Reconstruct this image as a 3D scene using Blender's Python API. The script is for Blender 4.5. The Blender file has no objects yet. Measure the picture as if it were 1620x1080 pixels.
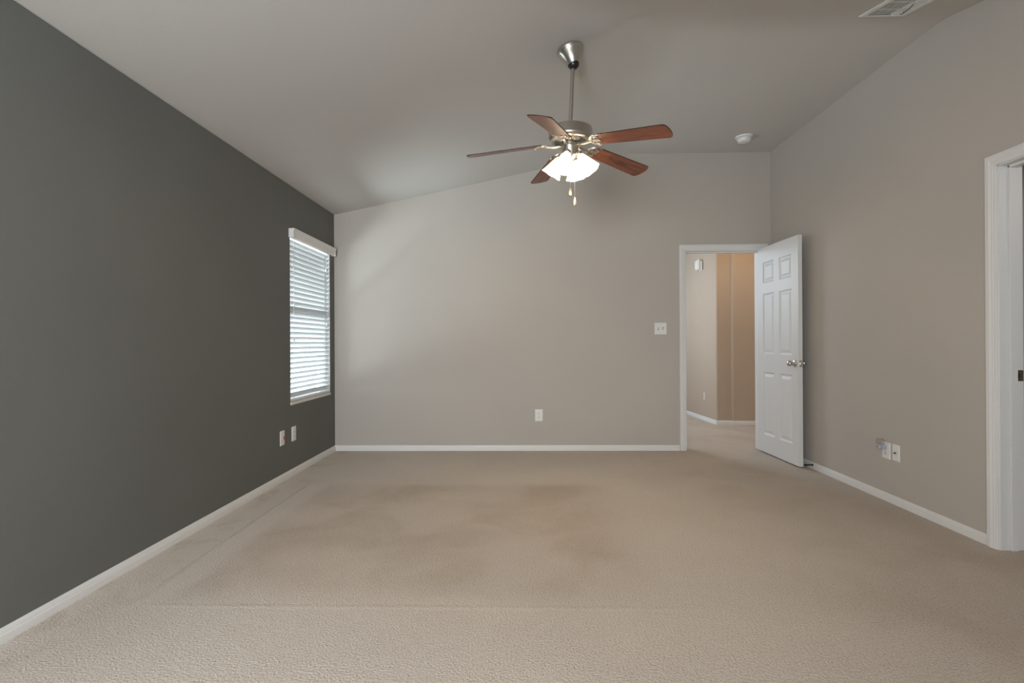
import bpy, bmesh, math, random
from mathutils import Vector, Matrix
random.seed(7)
PI = math.pi
sc = bpy.context.scene
COL = sc.collection

# ------------------------------------------------------------------ camera
YAW, PITCH, ROLL, CAMH, FPX = 0.0229, 0.00119, -0.00548, 1.1134, 815.0
cd = bpy.data.cameras.new('camera'); cam = bpy.data.objects.new('camera', cd); COL.objects.link(cam)
fw = Vector((-math.sin(YAW)*math.cos(PITCH), math.cos(YAW)*math.cos(PITCH), math.sin(PITCH)))
rt = Vector((math.cos(YAW), math.sin(YAW), 0)); up = rt.cross(fw)
c_, s_ = math.cos(ROLL), math.sin(ROLL)
rt, up = c_*rt + s_*up, -s_*rt + c_*up
M = Matrix((rt, up, -fw)).transposed().to_4x4(); M.translation = (0, 0, CAMH)
cam.matrix_world = M
cd.sensor_width = 36; cd.lens = FPX/1620*36; cd.clip_start = .02; cd.clip_end = 200
sc.camera = cam

# ------------------------------------------------------------------ world, light, exposure
w = bpy.data.worlds.new('daylight'); sc.world = w; w.use_nodes = True
wn = w.node_tree.nodes; bg = wn['Background']
bg.inputs['Color'].default_value = (.60, .78, 1, 1); bg.inputs['Strength'].default_value = .55
sc.view_settings.view_transform = 'Standard'; sc.view_settings.look = 'None'
sc.view_settings.exposure = 0.0; sc.view_settings.gamma = 1; sc.view_settings.use_curve_mapping = False
sc.cycles.use_denoising = True
sc.cycles.max_bounces = 10; sc.cycles.diffuse_bounces = 7; sc.cycles.transmission_bounces = 6
sc.cycles.transparent_max_bounces = 12; sc.cycles.sample_clamp_indirect = 8.0
sc.cycles.caustics_reflective = False; sc.cycles.caustics_refractive = False

def area(name, loc, target, sx, sy, power, color):
    l = bpy.data.lights.new(name, 'AREA'); l.shape = 'RECTANGLE'; l.size = sx; l.size_y = sy
    l.energy = power; l.color = color
    o = bpy.data.objects.new(name, l); COL.objects.link(o); o.location = loc
    o.rotation_euler = (Vector(target)-Vector(loc)).to_track_quat('-Z', 'Y').to_euler(); return o
def point(name, loc, power, color, r=.04):
    l = bpy.data.lights.new(name, 'POINT'); l.energy = power; l.color = color; l.shadow_soft_size = r
    o = bpy.data.objects.new(name, l); COL.objects.link(o); o.location = loc; return o
# bright sunlit ground and wall outside the side window throws light up through the blind
area('side_yard_daylight', (-4.3, 4.5, .35), (-2.0, 4.72, 1.35), 3.0, 1.6, 1090, (.87, .98, 1.0))
# added fill light from behind the camera, entering through made-up windows
area('rear_fill_left', (-.9, -1.42, 1.40), (-1.7, 1.8, 1.35), 1.1, 1.4, 218, (.95, .98, 1.0))
area('rear_fill_right', (1.25, -1.42, 1.40), (1.5, 2, 1.2), 1.1, 1.4, 6, (1.0, .94, .88))
# lamp of the hallway beyond the door, and an added fill light in the unlit next room
point('hallway_lamp_light', (2.75, 5.95, 2.5), 17, (1.0, .76, .52), .10)
area('hallway_daylight', (.5, 7.3, 1.7), (2.4, 6.9, .7), 1.6, 1.6, 80, (.74, .87, 1.0))
point('next_room_fill', (3.5, 1.7, 2.1), 9, (1, .93, .85), .15)

FAN_W = 12

# ------------------------------------------------------------------ helpers
def tag(o, label=None, cat=None, group=None, kind=None):
    if label: o['label'] = label
    if cat: o['category'] = cat
    if group: o['group'] = group
    if kind: o['kind'] = kind
    return o
def link(name, bm, mat, parent=None, smooth=False, auto=None):
    me = bpy.data.meshes.new(name)
    bmesh.ops.recalc_face_normals(bm, faces=bm.faces)
    bm.to_mesh(me); bm.free()
    mats = mat if isinstance(mat, (list, tuple)) else [mat]
    for m in mats: me.materials.append(m)
    o = bpy.data.objects.new(name, me); COL.objects.link(o)
    if smooth:
        for p in me.polygons: p.use_smooth = True
        if auto is not None:
            me.set_sharp_from_angle(angle=math.radians(auto))
    if parent is not None: o.parent = parent
    return o
def empty(name, loc, rz=0):
    o = bpy.data.objects.new(name, None); COL.objects.link(o); o.location = loc
    o.rotation_euler = (0, 0, rz); o.empty_display_size = .05; return o
def box(bm, x0, x1, y0, y1, z0, z1, mi=0, bev=0, seg=2):
    b = bmesh.new()
    bmesh.ops.create_cube(b, size=1)
    for v in b.verts:
        v.co = Vector(((x0+x1)/2 + v.co.x*(x1-x0), (y0+y1)/2 + v.co.y*(y1-y0), (z0+z1)/2 + v.co.z*(z1-z0)))
    if bev: bmesh.ops.bevel(b, geom=b.edges[:], offset=bev, segments=seg, affect='EDGES')
    merge(bm, b, mi)
def merge(bm, b, mi=0, mat=None):
    vm = {}
    for v in b.verts: vm[v] = bm.verts.new(mat @ v.co if mat else v.co)
    for f in b.faces:
        try: nf = bm.faces.new([vm[v] for v in f.verts]); nf.material_index = mi; nf.smooth = f.smooth
        except ValueError: pass
    b.free()
def lathe(bm, prof, n=32, mi=0, mat=None, wave=None):
    """prof: list of (r, z)."""
    rings = []
    for i, (r, z) in enumerate(prof):
        ring = []
        for k in range(n):
            a = 2*PI*k/n
            rr, zz = r, z
            if wave: rr, zz = wave(r, z, a, i)
            p = Vector((rr*math.cos(a), rr*math.sin(a), zz))
            ring.append(bm.verts.new(mat @ p if mat else p))
        rings.append(ring)
    for i in range(len(rings)-1):
        for k in range(n):
            f = bm.faces.new([rings[i][k], rings[i][(k+1) % n], rings[i+1][(k+1) % n], rings[i+1][k]]); f.material_index = mi
    for ring, r in ((rings[0], prof[0][0]), (rings[-1], prof[-1][0])):
        if r < .0015 or wave is None:
            if not (wave):
                f = bm.faces.new(ring); f.material_index = mi
    return rings
def tube(bm, pts, r, n=10, mi=0, cap=True):
    pts = [Vector(p) for p in pts]; rings = []
    rad = r if isinstance(r, (list, tuple)) else [r]*len(pts)
    prev = None
    for i, p in enumerate(pts):
        d = (pts[min(i+1, len(pts)-1)]-pts[max(i-1, 0)]).normalized()
        if prev is None:
            a = Vector((0, 0, 1)) if abs(d.z) < .9 else Vector((1, 0, 0))
            u = d.cross(a).normalized()
        else:
            u = (prev - d*prev.dot(d)).normalized()
        prev = u; v = d.cross(u)
        rings.append([bm.verts.new(p + rad[i]*(math.cos(2*PI*k/n)*u + math.sin(2*PI*k/n)*v)) for k in range(n)])
    for i in range(len(rings)-1):
        for k in range(n):
            f = bm.faces.new([rings[i][k], rings[i][(k+1) % n], rings[i+1][(k+1) % n], rings[i+1][k]]); f.material_index = mi
    if cap:
        bm.faces.new(rings[0]).material_index = mi; bm.faces.new(rings[-1]).material_index = mi
def prism(bm, outline, z0, z1, mi=0, mat=None):
    lo = [bm.verts.new((mat @ Vector((x, y, z0))) if mat else (x, y, z0)) for x, y in outline]
    hi = [bm.verts.new((mat @ Vector((x, y, z1))) if mat else (x, y, z1)) for x, y in outline]
    n = len(outline)
    bm.faces.new(lo).material_index = mi; bm.faces.new(hi).material_index = mi
    for k in range(n):
        bm.faces.new([lo[k], lo[(k+1) % n], hi[(k+1) % n], hi[k]]).material_index = mi
def sweep(bm, prof, path, closed=False, mi=0):
    """prof: list of (d, z) with d = distance off the wall; path: list of (point, off-direction, up-direction)."""
    rings = []
    for p, off, upv in path:
        rings.append([bm.verts.new(Vector(p) + Vector(off)*d + Vector(upv)*z) for d, z in prof])
    n = len(prof)
    for i in range(len(rings)-1):
        for k in range(n):
            bm.faces.new([rings[i][k], rings[i][(k+1) % n], rings[i+1][(k+1) % n], rings[i+1][k]]).material_index = mi
    bm.faces.new(rings[0]).material_index = mi; bm.faces.new(rings[-1]).material_index = mi

# ------------------------------------------------------------------ materials
def mat(name, color, rough=.6, metal=0, spec=.3, bump=None, **kw):
    m = bpy.data.materials.new(name); m.use_nodes = True
    nt = m.node_tree; b = nt.nodes['Principled BSDF']
    b.inputs['Base Color'].default_value = (*color, 1); b.inputs['Roughness'].default_value = rough
    b.inputs['Metallic'].default_value = metal; b.inputs['Specular IOR Level'].default_value = spec
    tc = nt.nodes.new('ShaderNodeTexCoord')
    if bump:
        scale, dist, strg = bump
        n = nt.nodes.new('ShaderNodeTexNoise'); n.inputs['Scale'].default_value = scale; n.inputs['Detail'].default_value = 3
        nt.links.new(tc.outputs['Object'], n.inputs['Vector'])
        bp = nt.nodes.new('ShaderNodeBump'); bp.inputs['Distance'].default_value = dist; bp.inputs['Strength'].default_value = strg
        nt.links.new(n.outputs['Fac'], bp.inputs['Height']); nt.links.new(bp.outputs['Normal'], b.inputs['Normal'])
    # faint tonal unevenness of the finish
    v = kw.get('vary', 0)
    if v:
        n2 = nt.nodes.new('ShaderNodeTexNoise'); n2.inputs['Scale'].default_value = kw.get('vscale', 1.3); n2.inputs['Detail'].default_value = 2
        nt.links.new(tc.outputs['Object'], n2.inputs['Vector'])
        r = nt.nodes.new('ShaderNodeValToRGB')
        r.color_ramp.elements[0].position = .3; r.color_ramp.elements[1].position = .7
        r.color_ramp.elements[0].color = (*[c*(1-v) for c in color], 1); r.color_ramp.elements[1].color = (*[min(1, c*(1+v)) for c in color], 1)
        nt.links.new(n2.outputs['Fac'], r.inputs['Fac']); nt.links.new(r.outputs['Color'], b.inputs['Base Color'])
    return m
PAINT = mat('beige_wall_paint', (.468, .431, .388), .75, spec=.2, bump=(170, .0012, .35), vary=.015)
CEIL = mat('ceiling_paint', (.545, .522, .488), .8, spec=.15, bump=(150, .0014, .4), vary=.01)
DARK = mat('charcoal_wall_paint', (.138, .141, .131), .62, spec=.25, bump=(170, .0012, .35), vary=.03)
HALL = mat('hallway_wall_paint', (.44, .355, .275), .75, spec=.2, bump=(170, .0012, .3), vary=.015)
TRIM = mat('white_trim_paint', (.70, .69, .67), .42, spec=.4, vary=.01)
DOORM = mat('white_door_paint', (.66, .655, .64), .45, spec=.4, bump=(90, .0004, .3))
PLASTIC = mat('white_plastic', (.74, .73, .71), .35, spec=.5, vary=.01)
SLOT = mat('dark_slot', (.03, .03, .03), .6, vary=.1)
REDP = mat('red_terminal', (.55, .06, .04), .4, vary=.05)
NICKEL = mat('brushed_nickel', (.60, .565, .51), .30, metal=1, vary=.03, vscale=40)
NICKEL_D = mat('dark_nickel', (.28, .26, .23), .4, metal=1, vary=.05, vscale=30)
BRASSY = mat('dull_strike_metal', (.20, .17, .12), .45, metal=.8, vary=.06, vscale=60)
BLACK = mat('black_plastic', (.012, .012, .012), .3, spec=.5, vary=.1)
RUBBER = mat('dark_spring_metal', (.05, .045, .04), .4, metal=.6, vary=.1)
BLUEP = mat('pale_blue_plastic', (.42, .43, .50), .35, spec=.4, vary=.03)
FOB = mat('pale_fob_wood', (.72, .50, .32), .45, spec=.3, vary=.12, vscale=90)
CHAIN = mat('bead_chain', (.75, .73, .70), .35, metal=.6, vary=.05, vscale=60)
JAMB = mat('window_return_paint', (.42, .42, .41), .6, vary=.02)
VINYL = mat('white_vinyl_frame', (.78, .80, .82), .4, vary=.01)
CORD = mat('white_cord', (.74, .75, .76), .7, vary=.03)

def transp_glass(name, tint=(1, 1, 1), refl=.08):
    m = bpy.data.materials.new(name); m.use_nodes = True; nt = m.node_tree; nt.nodes.clear()
    o = nt.nodes.new('ShaderNodeOutputMaterial'); t = nt.nodes.new('ShaderNodeBsdfTransparent'); g = nt.nodes.new('ShaderNodeBsdfGlossy')
    t.inputs['Color'].default_value = (*tint, 1); g.inputs['Roughness'].default_value = .03
    fr = nt.nodes.new('ShaderNodeLayerWeight'); fr.inputs['Blend'].default_value = refl
    mx = nt.nodes.new('ShaderNodeMixShader')
    nt.links.new(fr.outputs['Fresnel'], mx.inputs[0]); nt.links.new(t.outputs[0], mx.inputs[1]); nt.links.new(g.outputs[0], mx.inputs[2])
    nt.links.new(mx.outputs[0], o.inputs['Surface']); return m
GLASS = transp_glass('window_glass', (.96, .98, 1))
CLEARP = transp_glass('clear_plastic', (.95, .94, .92), .12)

def slat_material():
    m = bpy.data.materials.new('blind_slat_vinyl'); m.use_nodes = True; nt = m.node_tree; nt.nodes.clear()
    o = nt.nodes.new('ShaderNodeOutputMaterial'); p = nt.nodes.new('ShaderNodeBsdfPrincipled'); t = nt.nodes.new('ShaderNodeBsdfTranslucent')
    tc = nt.nodes.new('ShaderNodeTexCoord'); n = nt.nodes.new('ShaderNodeTexNoise'); n.inputs['Scale'].default_value = 30
    mp = nt.nodes.new('ShaderNodeMapping'); mp.inputs['Scale'].default_value = (30, 1, 30)
    r = nt.nodes.new('ShaderNodeValToRGB'); r.color_ramp.elements[0].color = (.55, .56, .56, 1); r.color_ramp.elements[1].color = (.61, .62, .62, 1)
    nt.links.new(tc.outputs['Object'], mp.inputs[0]); nt.links.new(mp.outputs[0], n.inputs['Vector']); nt.links.new(n.outputs['Fac'], r.inputs['Fac'])
    nt.links.new(r.outputs['Color'], p.inputs['Base Color']); p.inputs['Roughness'].default_value = .4
    t.inputs['Color'].default_value = (.80, .88, .92, 1)
    mx = nt.nodes.new('ShaderNodeMixShader'); mx.inputs[0].default_value = .06
    nt.links.new(p.outputs[0], mx.inputs[1]); nt.links.new(t.outputs[0], mx.inputs[2]); nt.links.new(mx.outputs[0], o.inputs['Surface'])
    return m
SLATM = slat_material()

def shade_material():
    m = bpy.data.materials.new('frosted_shade_glass'); m.use_nodes = True; nt = m.node_tree; nt.nodes.clear()
    o = nt.nodes.new('ShaderNodeOutputMaterial'); p = nt.nodes.new('ShaderNodeBsdfPrincipled'); t = nt.nodes.new('ShaderNodeBsdfTranslucent')
    p.inputs['Roughness'].default_value = .25
    tc = nt.nodes.new('ShaderNodeTexCoord'); n = nt.nodes.new('ShaderNodeTexNoise'); n.inputs['Scale'].default_value = 14; n.inputs['Detail'].default_value = 4
    n.inputs['Distortion'].default_value = 1.5
    r = nt.nodes.new('ShaderNodeValToRGB'); r.color_ramp.elements[0].color = (.90, .87, .80, 1); r.color_ramp.elements[1].color = (.95, .93, .88, 1)
    nt.links.new(tc.outputs['Object'], n.inputs['Vector']); nt.links.new(n.outputs['Fac'], r.inputs['Fac'])
    nt.links.new(r.outputs['Color'], p.inputs['Base Color']); nt.links.new(r.outputs['Color'], t.inputs['Color'])
    mx = nt.nodes.new('ShaderNodeMixShader'); mx.inputs[0].default_value = .70
    nt.links.new(p.outputs[0], mx.inputs[1]); nt.links.new(t.outputs[0], mx.inputs[2]); em = nt.nodes.new('ShaderNodeEmission'); em.inputs['Color'].default_value = (1, .90, .74, 1); em.inputs['Strength'].default_value = .75
    ad = nt.nodes.new('ShaderNodeAddShader')
    nt.links.new(mx.outputs[0], ad.inputs[0]); nt.links.new(em.outputs[0], ad.inputs[1]); nt.links.new(ad.outputs[0], o.inputs['Surface'])
    return m
SHADE = shade_material()
BULB = mat('lit_bulb', (1, .9, .75), .4)
BULB.node_tree.nodes['Principled BSDF'].inputs['Emission Color'].default_value = (1, .82, .60, 1)
BULB.node_tree.nodes['Principled BSDF'].inputs['Emission Strength'].default_value = 8

def wood_material():
    m = bpy.data.materials.new('cherry_blade_wood'); m.use_nodes = True; nt = m.node_tree; b = nt.nodes['Principled BSDF']
    tc = nt.nodes.new('ShaderNodeTexCoord'); oi = nt.nodes.new('ShaderNodeObjectInfo')
    ad = nt.nodes.new('ShaderNodeVectorMath'); ad.operation = 'ADD'
    sc3 = nt.nodes.new('ShaderNodeVectorMath'); sc3.operation = 'SCALE'; sc3.inputs['Scale'].default_value = 9
    cb = nt.nodes.new('ShaderNodeCombineXYZ'); nt.links.new(oi.outputs['Random'], cb.inputs[0]); nt.links.new(oi.outputs['Random'], cb.inputs[1])
    nt.links.new(cb.outputs[0], sc3.inputs[0]); nt.links.new(tc.outputs['Object'], ad.inputs[0]); nt.links.new(sc3.outputs[0], ad.inputs[1])
    mp = nt.nodes.new('ShaderNodeMapping'); mp.inputs['Scale'].default_value = (1.0, 7.5, 4)
    nt.links.new(ad.outputs[0], mp.inputs[0])
    n = nt.nodes.new('ShaderNodeTexNoise'); n.inputs['Scale'].default_value = 3.2; n.inputs['Detail'].default_value = 6; n.inputs['Distortion'].default_value = 1.6
    nt.links.new(mp.outputs[0], n.inputs['Vector'])
    mp2 = nt.nodes.new('ShaderNodeMapping'); mp2.inputs['Scale'].default_value = (6, 160, 20)
    nt.links.new(ad.outputs[0], mp2.inputs[0])
    n2 = nt.nodes.new('ShaderNodeTexNoise'); n2.inputs['Scale'].default_value = 1.2; n2.inputs['Detail'].default_value = 2
    nt.links.new(mp2.outputs[0], n2.inputs['Vector'])
    r = nt.nodes.new('ShaderNodeValToRGB'); e = r.color_ramp.elements
    e[0].position = .30; e[0].color = (.085, .026, .012, 1); e[1].position = .72; e[1].color = (.42, .150, .068, 1)
    x = e.new(.5); x.color = (.27, .086, .038, 1); x = e.new(.56); x.color = (.18, .055, .025, 1)
    nt.links.new(n.outputs['Fac'], r.inputs['Fac'])
    mx = nt.nodes.new('ShaderNodeMix'); mx.data_type = 'RGBA'; mx.blend_type = 'MULTIPLY'; mx.inputs[0].default_value = .5
    r2 = nt.nodes.new('ShaderNodeValToRGB'); r2.color_ramp.elements[0].position = .3; r2.color_ramp.elements[1].position = .6
    r2.color_ramp.elements[0].color = (.55, .5, .45, 1)
    nt.links.new(n2.outputs['Fac'], r2.inputs['Fac']); nt.links.new(r.outputs['Color'], mx.inputs[6]); nt.links.new(r2.outputs['Color'], mx.inputs[7])
    nt.links.new(mx.outputs[2], b.inputs['Base Color']); b.inputs['Roughness'].default_value = .30; b.inputs['Specular IOR Level'].default_value = .6
    return m
WOOD = wood_material()
EDGE = mat('dark_blade_edge', (.05, .022, .014), .5, vary=.1, vscale=40)

# carpet: cut pile with flecks, a rectangle where a bed or rug pressed the pile, a few worn brown patches, and dimmer light painted in on the right
def carpet_material():
    m = bpy.data.materials.new('beige_carpet'); m.use_nodes = True; nt = m.node_tree; b = nt.nodes['Principled BSDF']
    L = nt.links.new
    def N(t, **k):
        n = nt.nodes.new(t)
        for a, v in k.items():
            if hasattr(n, a): setattr(n, a, v)
        return n
    def math_(op, a, c=None, clamp=False):
        n = N('ShaderNodeMath'); n.operation = op; n.use_clamp = clamp
        for i, v in enumerate((a, c)):
            if v is None: continue
            if isinstance(v, (int, float)): n.inputs[i].default_value = v
            else: L(v, n.inputs[i])
        return n.outputs[0]
    tc = N('ShaderNodeTexCoord'); sx = N('ShaderNodeSeparateXYZ'); L(tc.outputs['Object'], sx.inputs[0])
    X, Y = sx.outputs[0], sx.outputs[1]
    wob = N('ShaderNodeTexNoise'); wob.inputs['Scale'].default_value = 2.3; L(tc.outputs['Object'], wob.inputs['Vector'])
    wv = math_('MULTIPLY', math_('SUBTRACT', wob.outputs['Fac'], .5), .07)
    Xw = math_('ADD', X, wv); Yw = math_('ADD', Y, wv)
    def smooth(v, a, c):
        mr = N('ShaderNodeMapRange'); mr.interpolation_type = 'SMOOTHSTEP'; mr.inputs[1].default_value = a; mr.inputs[2].default_value = c
        L(v, mr.inputs[0]); return mr.outputs[0]
    def noise(scale, det=3, dist=0, vec=None):
        n = N('ShaderNodeTexNoise'); n.inputs['Scale'].default_value = scale; n.inputs['Detail'].default_value = det; n.inputs['Distortion'].default_value = dist
        L(vec or tc.outputs['Object'], n.inputs['Vector']); return n.outputs['Fac']
    # inside of the pressed rectangle
    ins = math_('MULTIPLY', math_('MULTIPLY', smooth(Xw, -1.60, -1.50), math_('SUBTRACT', 1, smooth(Xw, .35, .75))),
                math_('MULTIPLY', smooth(Yw, 2.12, 2.38), math_('SUBTRACT', 1, smooth(Yw, 3.94, 4.10))))
    patch = smooth(noise(2.1, 4, .6), .36, .70)
    patch2 = smooth(noise(5.5, 3, .4), .5, .66)
    worn = math_('MULTIPLY', ins, math_('ADD', math_('MULTIPLY', patch, .50), .34))
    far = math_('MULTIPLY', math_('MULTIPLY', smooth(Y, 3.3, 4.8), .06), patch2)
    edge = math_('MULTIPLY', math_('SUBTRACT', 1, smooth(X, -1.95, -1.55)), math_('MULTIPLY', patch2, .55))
    right = math_('MULTIPLY', smooth(X, .6, 1.8), math_('ADD', math_('MULTIPLY', patch, .35), .25))  # brown patches plus the dimmer light of the right side put into the colour
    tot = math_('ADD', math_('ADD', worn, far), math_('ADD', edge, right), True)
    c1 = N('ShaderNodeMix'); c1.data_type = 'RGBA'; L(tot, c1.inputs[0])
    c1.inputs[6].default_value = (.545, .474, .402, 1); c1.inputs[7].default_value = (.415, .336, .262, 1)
    # tuft flecks
    fl = smooth(noise(130, 2), .32, .50)
    fl2 = smooth(noise(260, 2), .3, .6)
    c2 = N('ShaderNodeMix'); c2.data_type = 'RGBA'; c2.blend_type = 'MULTIPLY'; c2.inputs[0].default_value = 1
    g = N('ShaderNodeMapRange'); g.inputs[3].default_value = .76; g.inputs[4].default_value = 1.0; L(fl, g.inputs[0])
    g2 = N('ShaderNodeMapRange'); g2.inputs[3].default_value = .88; g2.inputs[4].default_value = 1.06; L(fl2, g2.inputs[0])
    gm = math_('MULTIPLY', g.outputs[0], g2.outputs[0])
    # broad tonal drift
    dr = N('ShaderNodeMapRange'); dr.inputs[1].default_value = .3; dr.inputs[2].default_value = .7; dr.inputs[3].default_value = .95; dr.inputs[4].default_value = 1.04
    L(noise(1.1, 3), dr.inputs[0]); gm = math_('MULTIPLY', gm, dr.outputs[0])
    L(c1.outputs[2], c2.inputs[6]); cc = N('ShaderNodeCombineColor'); L(gm, cc.inputs[0]); L(gm, cc.inputs[1]); L(gm, cc.inputs[2]); L(cc.outputs[0], c2.inputs[7])
    L(c2.outputs[2], b.inputs['Base Color']); b.inputs['Roughness'].default_value = 1; b.inputs['Specular IOR Level'].default_value = .05
    b.inputs['Sheen Weight'].default_value = .12; b.inputs['Sheen Roughness'].default_value = .5
    # ridges of the pressed rectangle + pile
    def ridge(v, c, wdt):
        d = math_('ABSOLUTE', math_('SUBTRACT', v, c)); return math_('SUBTRACT', 1, smooth(d, 0, wdt))
    yin = math_('MULTIPLY', smooth(Y, 2.08, 2.2), math_('SUBTRACT', 1, smooth(Y, 3.95, 4.1)))
    xin = math_('MULTIPLY', smooth(X, -1.66, -1.5), math_('SUBTRACT', 1, smooth(X, .5, .8)))
    slant = math_('ADD', X, math_('MULTIPLY', math_('SUBTRACT', Y, 2.0), .012))
    rg = math_('ADD', math_('MULTIPLY', ridge(slant, -1.674, .020), yin),
               math_('MULTIPLY', math_('ADD', math_('MULTIPLY', ridge(Y, 2.16, .024), .22), math_('MULTIPLY', ridge(Y, 4.05, .03), .22)), xin))
    h = math_('ADD', math_('MULTIPLY', rg, .010), math_('ADD', math_('MULTIPLY', noise(120, 2), .0075), math_('MULTIPLY', noise(34, 2), .0016)))
    bp = N('ShaderNodeBump'); bp.inputs['Distance'].default_value = 1; bp.inputs['Strength'].default_value = .8
    L(h, bp.inputs['Height']); L(bp.outputs['Normal'], b.inputs['Normal'])
    return m
CARPET = carpet_material()

# ------------------------------------------------------------------ the room
XL, XR, YB, YR = -1.9585, 2.5125, 5.290, -1.20
HL, HC = 2.44, 3.029
KX = XL + (HC-HL)/.2070          # where the left slope meets the flat ceiling
KY, FS = 3.145, .2566             # where the slope towards the camera starts
def ceil_z(x, y): return max(HL, min(HC, HL + .2070*(x-XL), HC - FS*(KY-y)))

bm = bmesh.new(); box(bm, -2.2, 4.6, YR-.3, 9.5, -.12, 0)
tag(link('floor', bm, CARPET), kind='structure')

# ceiling: three planes with a slightly softened hip, thick
bm = bmesh.new()
def soft_ceil(x, y):
    a, b_, c = HL + .2070*(x-XL), HC, HC - FS*(KY-y)
    k = .035
    def smin(p, q): 
        h = max(k-abs(p-q), 0)/k; return min(p, q) - h*h*k*.25
    v = smin(smin(a, b_), c); return max(HL, v)
NX, NY = 60, 80
xs = [XL-.13 + (XR+.12-(XL-.13))*i/NX for i in range(NX+1)]; ys = [YR-.12 + (YB+.12-(YR-.12))*j/NY for j in range(NY+1)]
xs = sorted(set(xs+[KX-.18+.02*i for i in range(19)])); ys = sorted(set(ys+[KY-.16+.02*i for i in range(17)]))
lo = [[bm.verts.new((x, y, soft_ceil(max(x, XL), y))) for y in ys] for x in xs]
hi = [[bm.verts.new((x, y, 3.25)) for y in ys] for x in xs]
for i in range(len(xs)-1):
    for j in range(len(ys)-1):
        bm.faces.new([lo[i][j], lo[i+1][j], lo[i+1][j+1], lo[i][j+1]]); bm.faces.new([hi[i][j], hi[i][j+1], hi[i+1][j+1], hi[i+1][j]])
for i in range(len(xs)-1):
    for j in (0, len(ys)-1): bm.faces.new([lo[i][j], lo[i+1][j], hi[i+1][j], hi[i][j]])
for j in range(len(ys)-1):
    for i in (0, len(xs)-1): bm.faces.new([lo[i][j], lo[i][j+1], hi[i][j+1], hi[i][j]])
tag(link('ceiling', bm, CEIL, smooth=True, auto=20), kind='structure')

# left wall, with the window opening
WY0, WY1, WZ0, WZ1 = 4.275, 5.165, .605, 2.05
T = .15
bm = bmesh.new()
box(bm, XL-T, XL, YR, WY0, 0, HL); box(bm, XL-T, XL, WY1, YB+.12, 0, HL)
box(bm, XL-T, XL, WY0, WY1, 0, WZ0); box(bm, XL-T, XL, WY0, WY1, WZ1, HL)
tag(link('wall_left', bm, DARK), kind='structure')
# back wall, with the door opening; its top follows the sloping ceiling
DX0, DX1, DZ = 1.643, 2.419, 2.045
def wall_top_prism(bm, pts, y0, y1):
    a = [bm.verts.new((x, y0, z)) for x, z in pts]; b = [bm.verts.new((x, y1, z)) for x, z in pts]
    n = len(pts); bm.faces.new(a); bm.faces.new(b)
    for k in range(n): bm.faces.new([a[k], a[(k+1) % n], b[(k+1) % n], b[k]])
bm = bmesh.new(); e = .03
wall_top_prism(bm, [(XL, 0), (DX0, 0), (DX0, HC+e), (KX, HC+e), (XL, HL+e)], YB, YB+.12)
wall_top_prism(bm, [(DX0, DZ), (DX1, DZ), (DX1, HC+e), (DX0, HC+e)], YB, YB+.12)
wall_top_prism(bm, [(DX1, 0), (XR, 0), (XR, HC+e), (DX1, HC+e)], YB, YB+.12)
tag(link('wall_back', bm, PAINT), kind='structure')
# right wall, with the doorway near the camera
RY0, RY1, RZ = 2.000, 2.790, 2.045
def side_prism(bm, pts, x0, x1):
    a = [bm.verts.new((x0, y, z)) for y, z in pts]; b = [bm.verts.new((x1, y, z)) for y, z in pts]
    n = len(pts); bm.faces.new(a); bm.faces.new(b)
    for k in range(n): bm.faces.new([a[k], a[(k+1) % n], b[(k+1) % n], b[k]])
bm = bmesh.new(); WT = .12
def zt(y): return ceil_z(2, y)+e
side_prism(bm, [(RY1, 0), (YB+.12, 0), (YB+.12, HC+e), (KY, HC+e), (RY1, zt(RY1))], XR, XR+WT)
side_prism(bm, [(RY0, RZ), (RY1, RZ), (RY1, zt(RY1)), (RY0, zt(RY0))], XR, XR+WT)
YF = KY-(HC-HL)/FS
side_prism(bm, [(YR, 0), (RY0, 0), (RY0, zt(RY0)), (YF, HL+e), (YR, HL+e)], XR, XR+WT)
tag(link('wall_right', bm, PAINT), kind='structure')
# rear wall behind the camera; its two unseen windows are added to admit fill light
bm = bmesh.new()
cuts = [(-1.45, -.35), (.70, 1.80)]
xx = XL-T
for a, b in cuts:
    box(bm, xx, a, YR-.12, YR, 0, HL+e); box(bm, a, b, YR-.12, YR, 0, .70); box(bm, a, b, YR-.12, YR, 2.10, HL+e); xx = b
box(bm, xx, XR+WT, YR-.12, YR, 0, HL+e)
tag(link('wall_rear', bm, PAINT), kind='structure')
for i, (a, b) in enumerate(cuts):
    bm = bmesh.new()
    for q in ((a, a+.04, .70, 2.10), (b-.04, b, .70, 2.10), (a, b, .70, .74), (a, b, 2.06, 2.10), (a, b, 1.38, 1.42)):
        box(bm, q[0], q[1], YR-.10, YR-.06, q[2], q[3])
    wd = tag(link('window_%d' % (i+2), bm, VINYL), kind='structure')
    bm = bmesh.new(); box(bm, a+.03, b-.03, YR-.083, YR-.079, .73, 2.07); link('window_pane', bm, GLASS, wd)

# hallway beyond the back door
HX0, HX1 = 2.572, 2.491
bm = bmesh.new()
def quadwall(bm, p, q, th, z1, z0=0):
    p = Vector((*p, 0)); q = Vector((*q, 0)); d = (q-p).normalized(); n = Vector((-d.y, d.x, 0))*th
    lo_ = [p, q, q+n, p+n]
    prism(bm, [(v.x, v.y) for v in lo_], z0, z1)
HZ = 2.75
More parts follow.
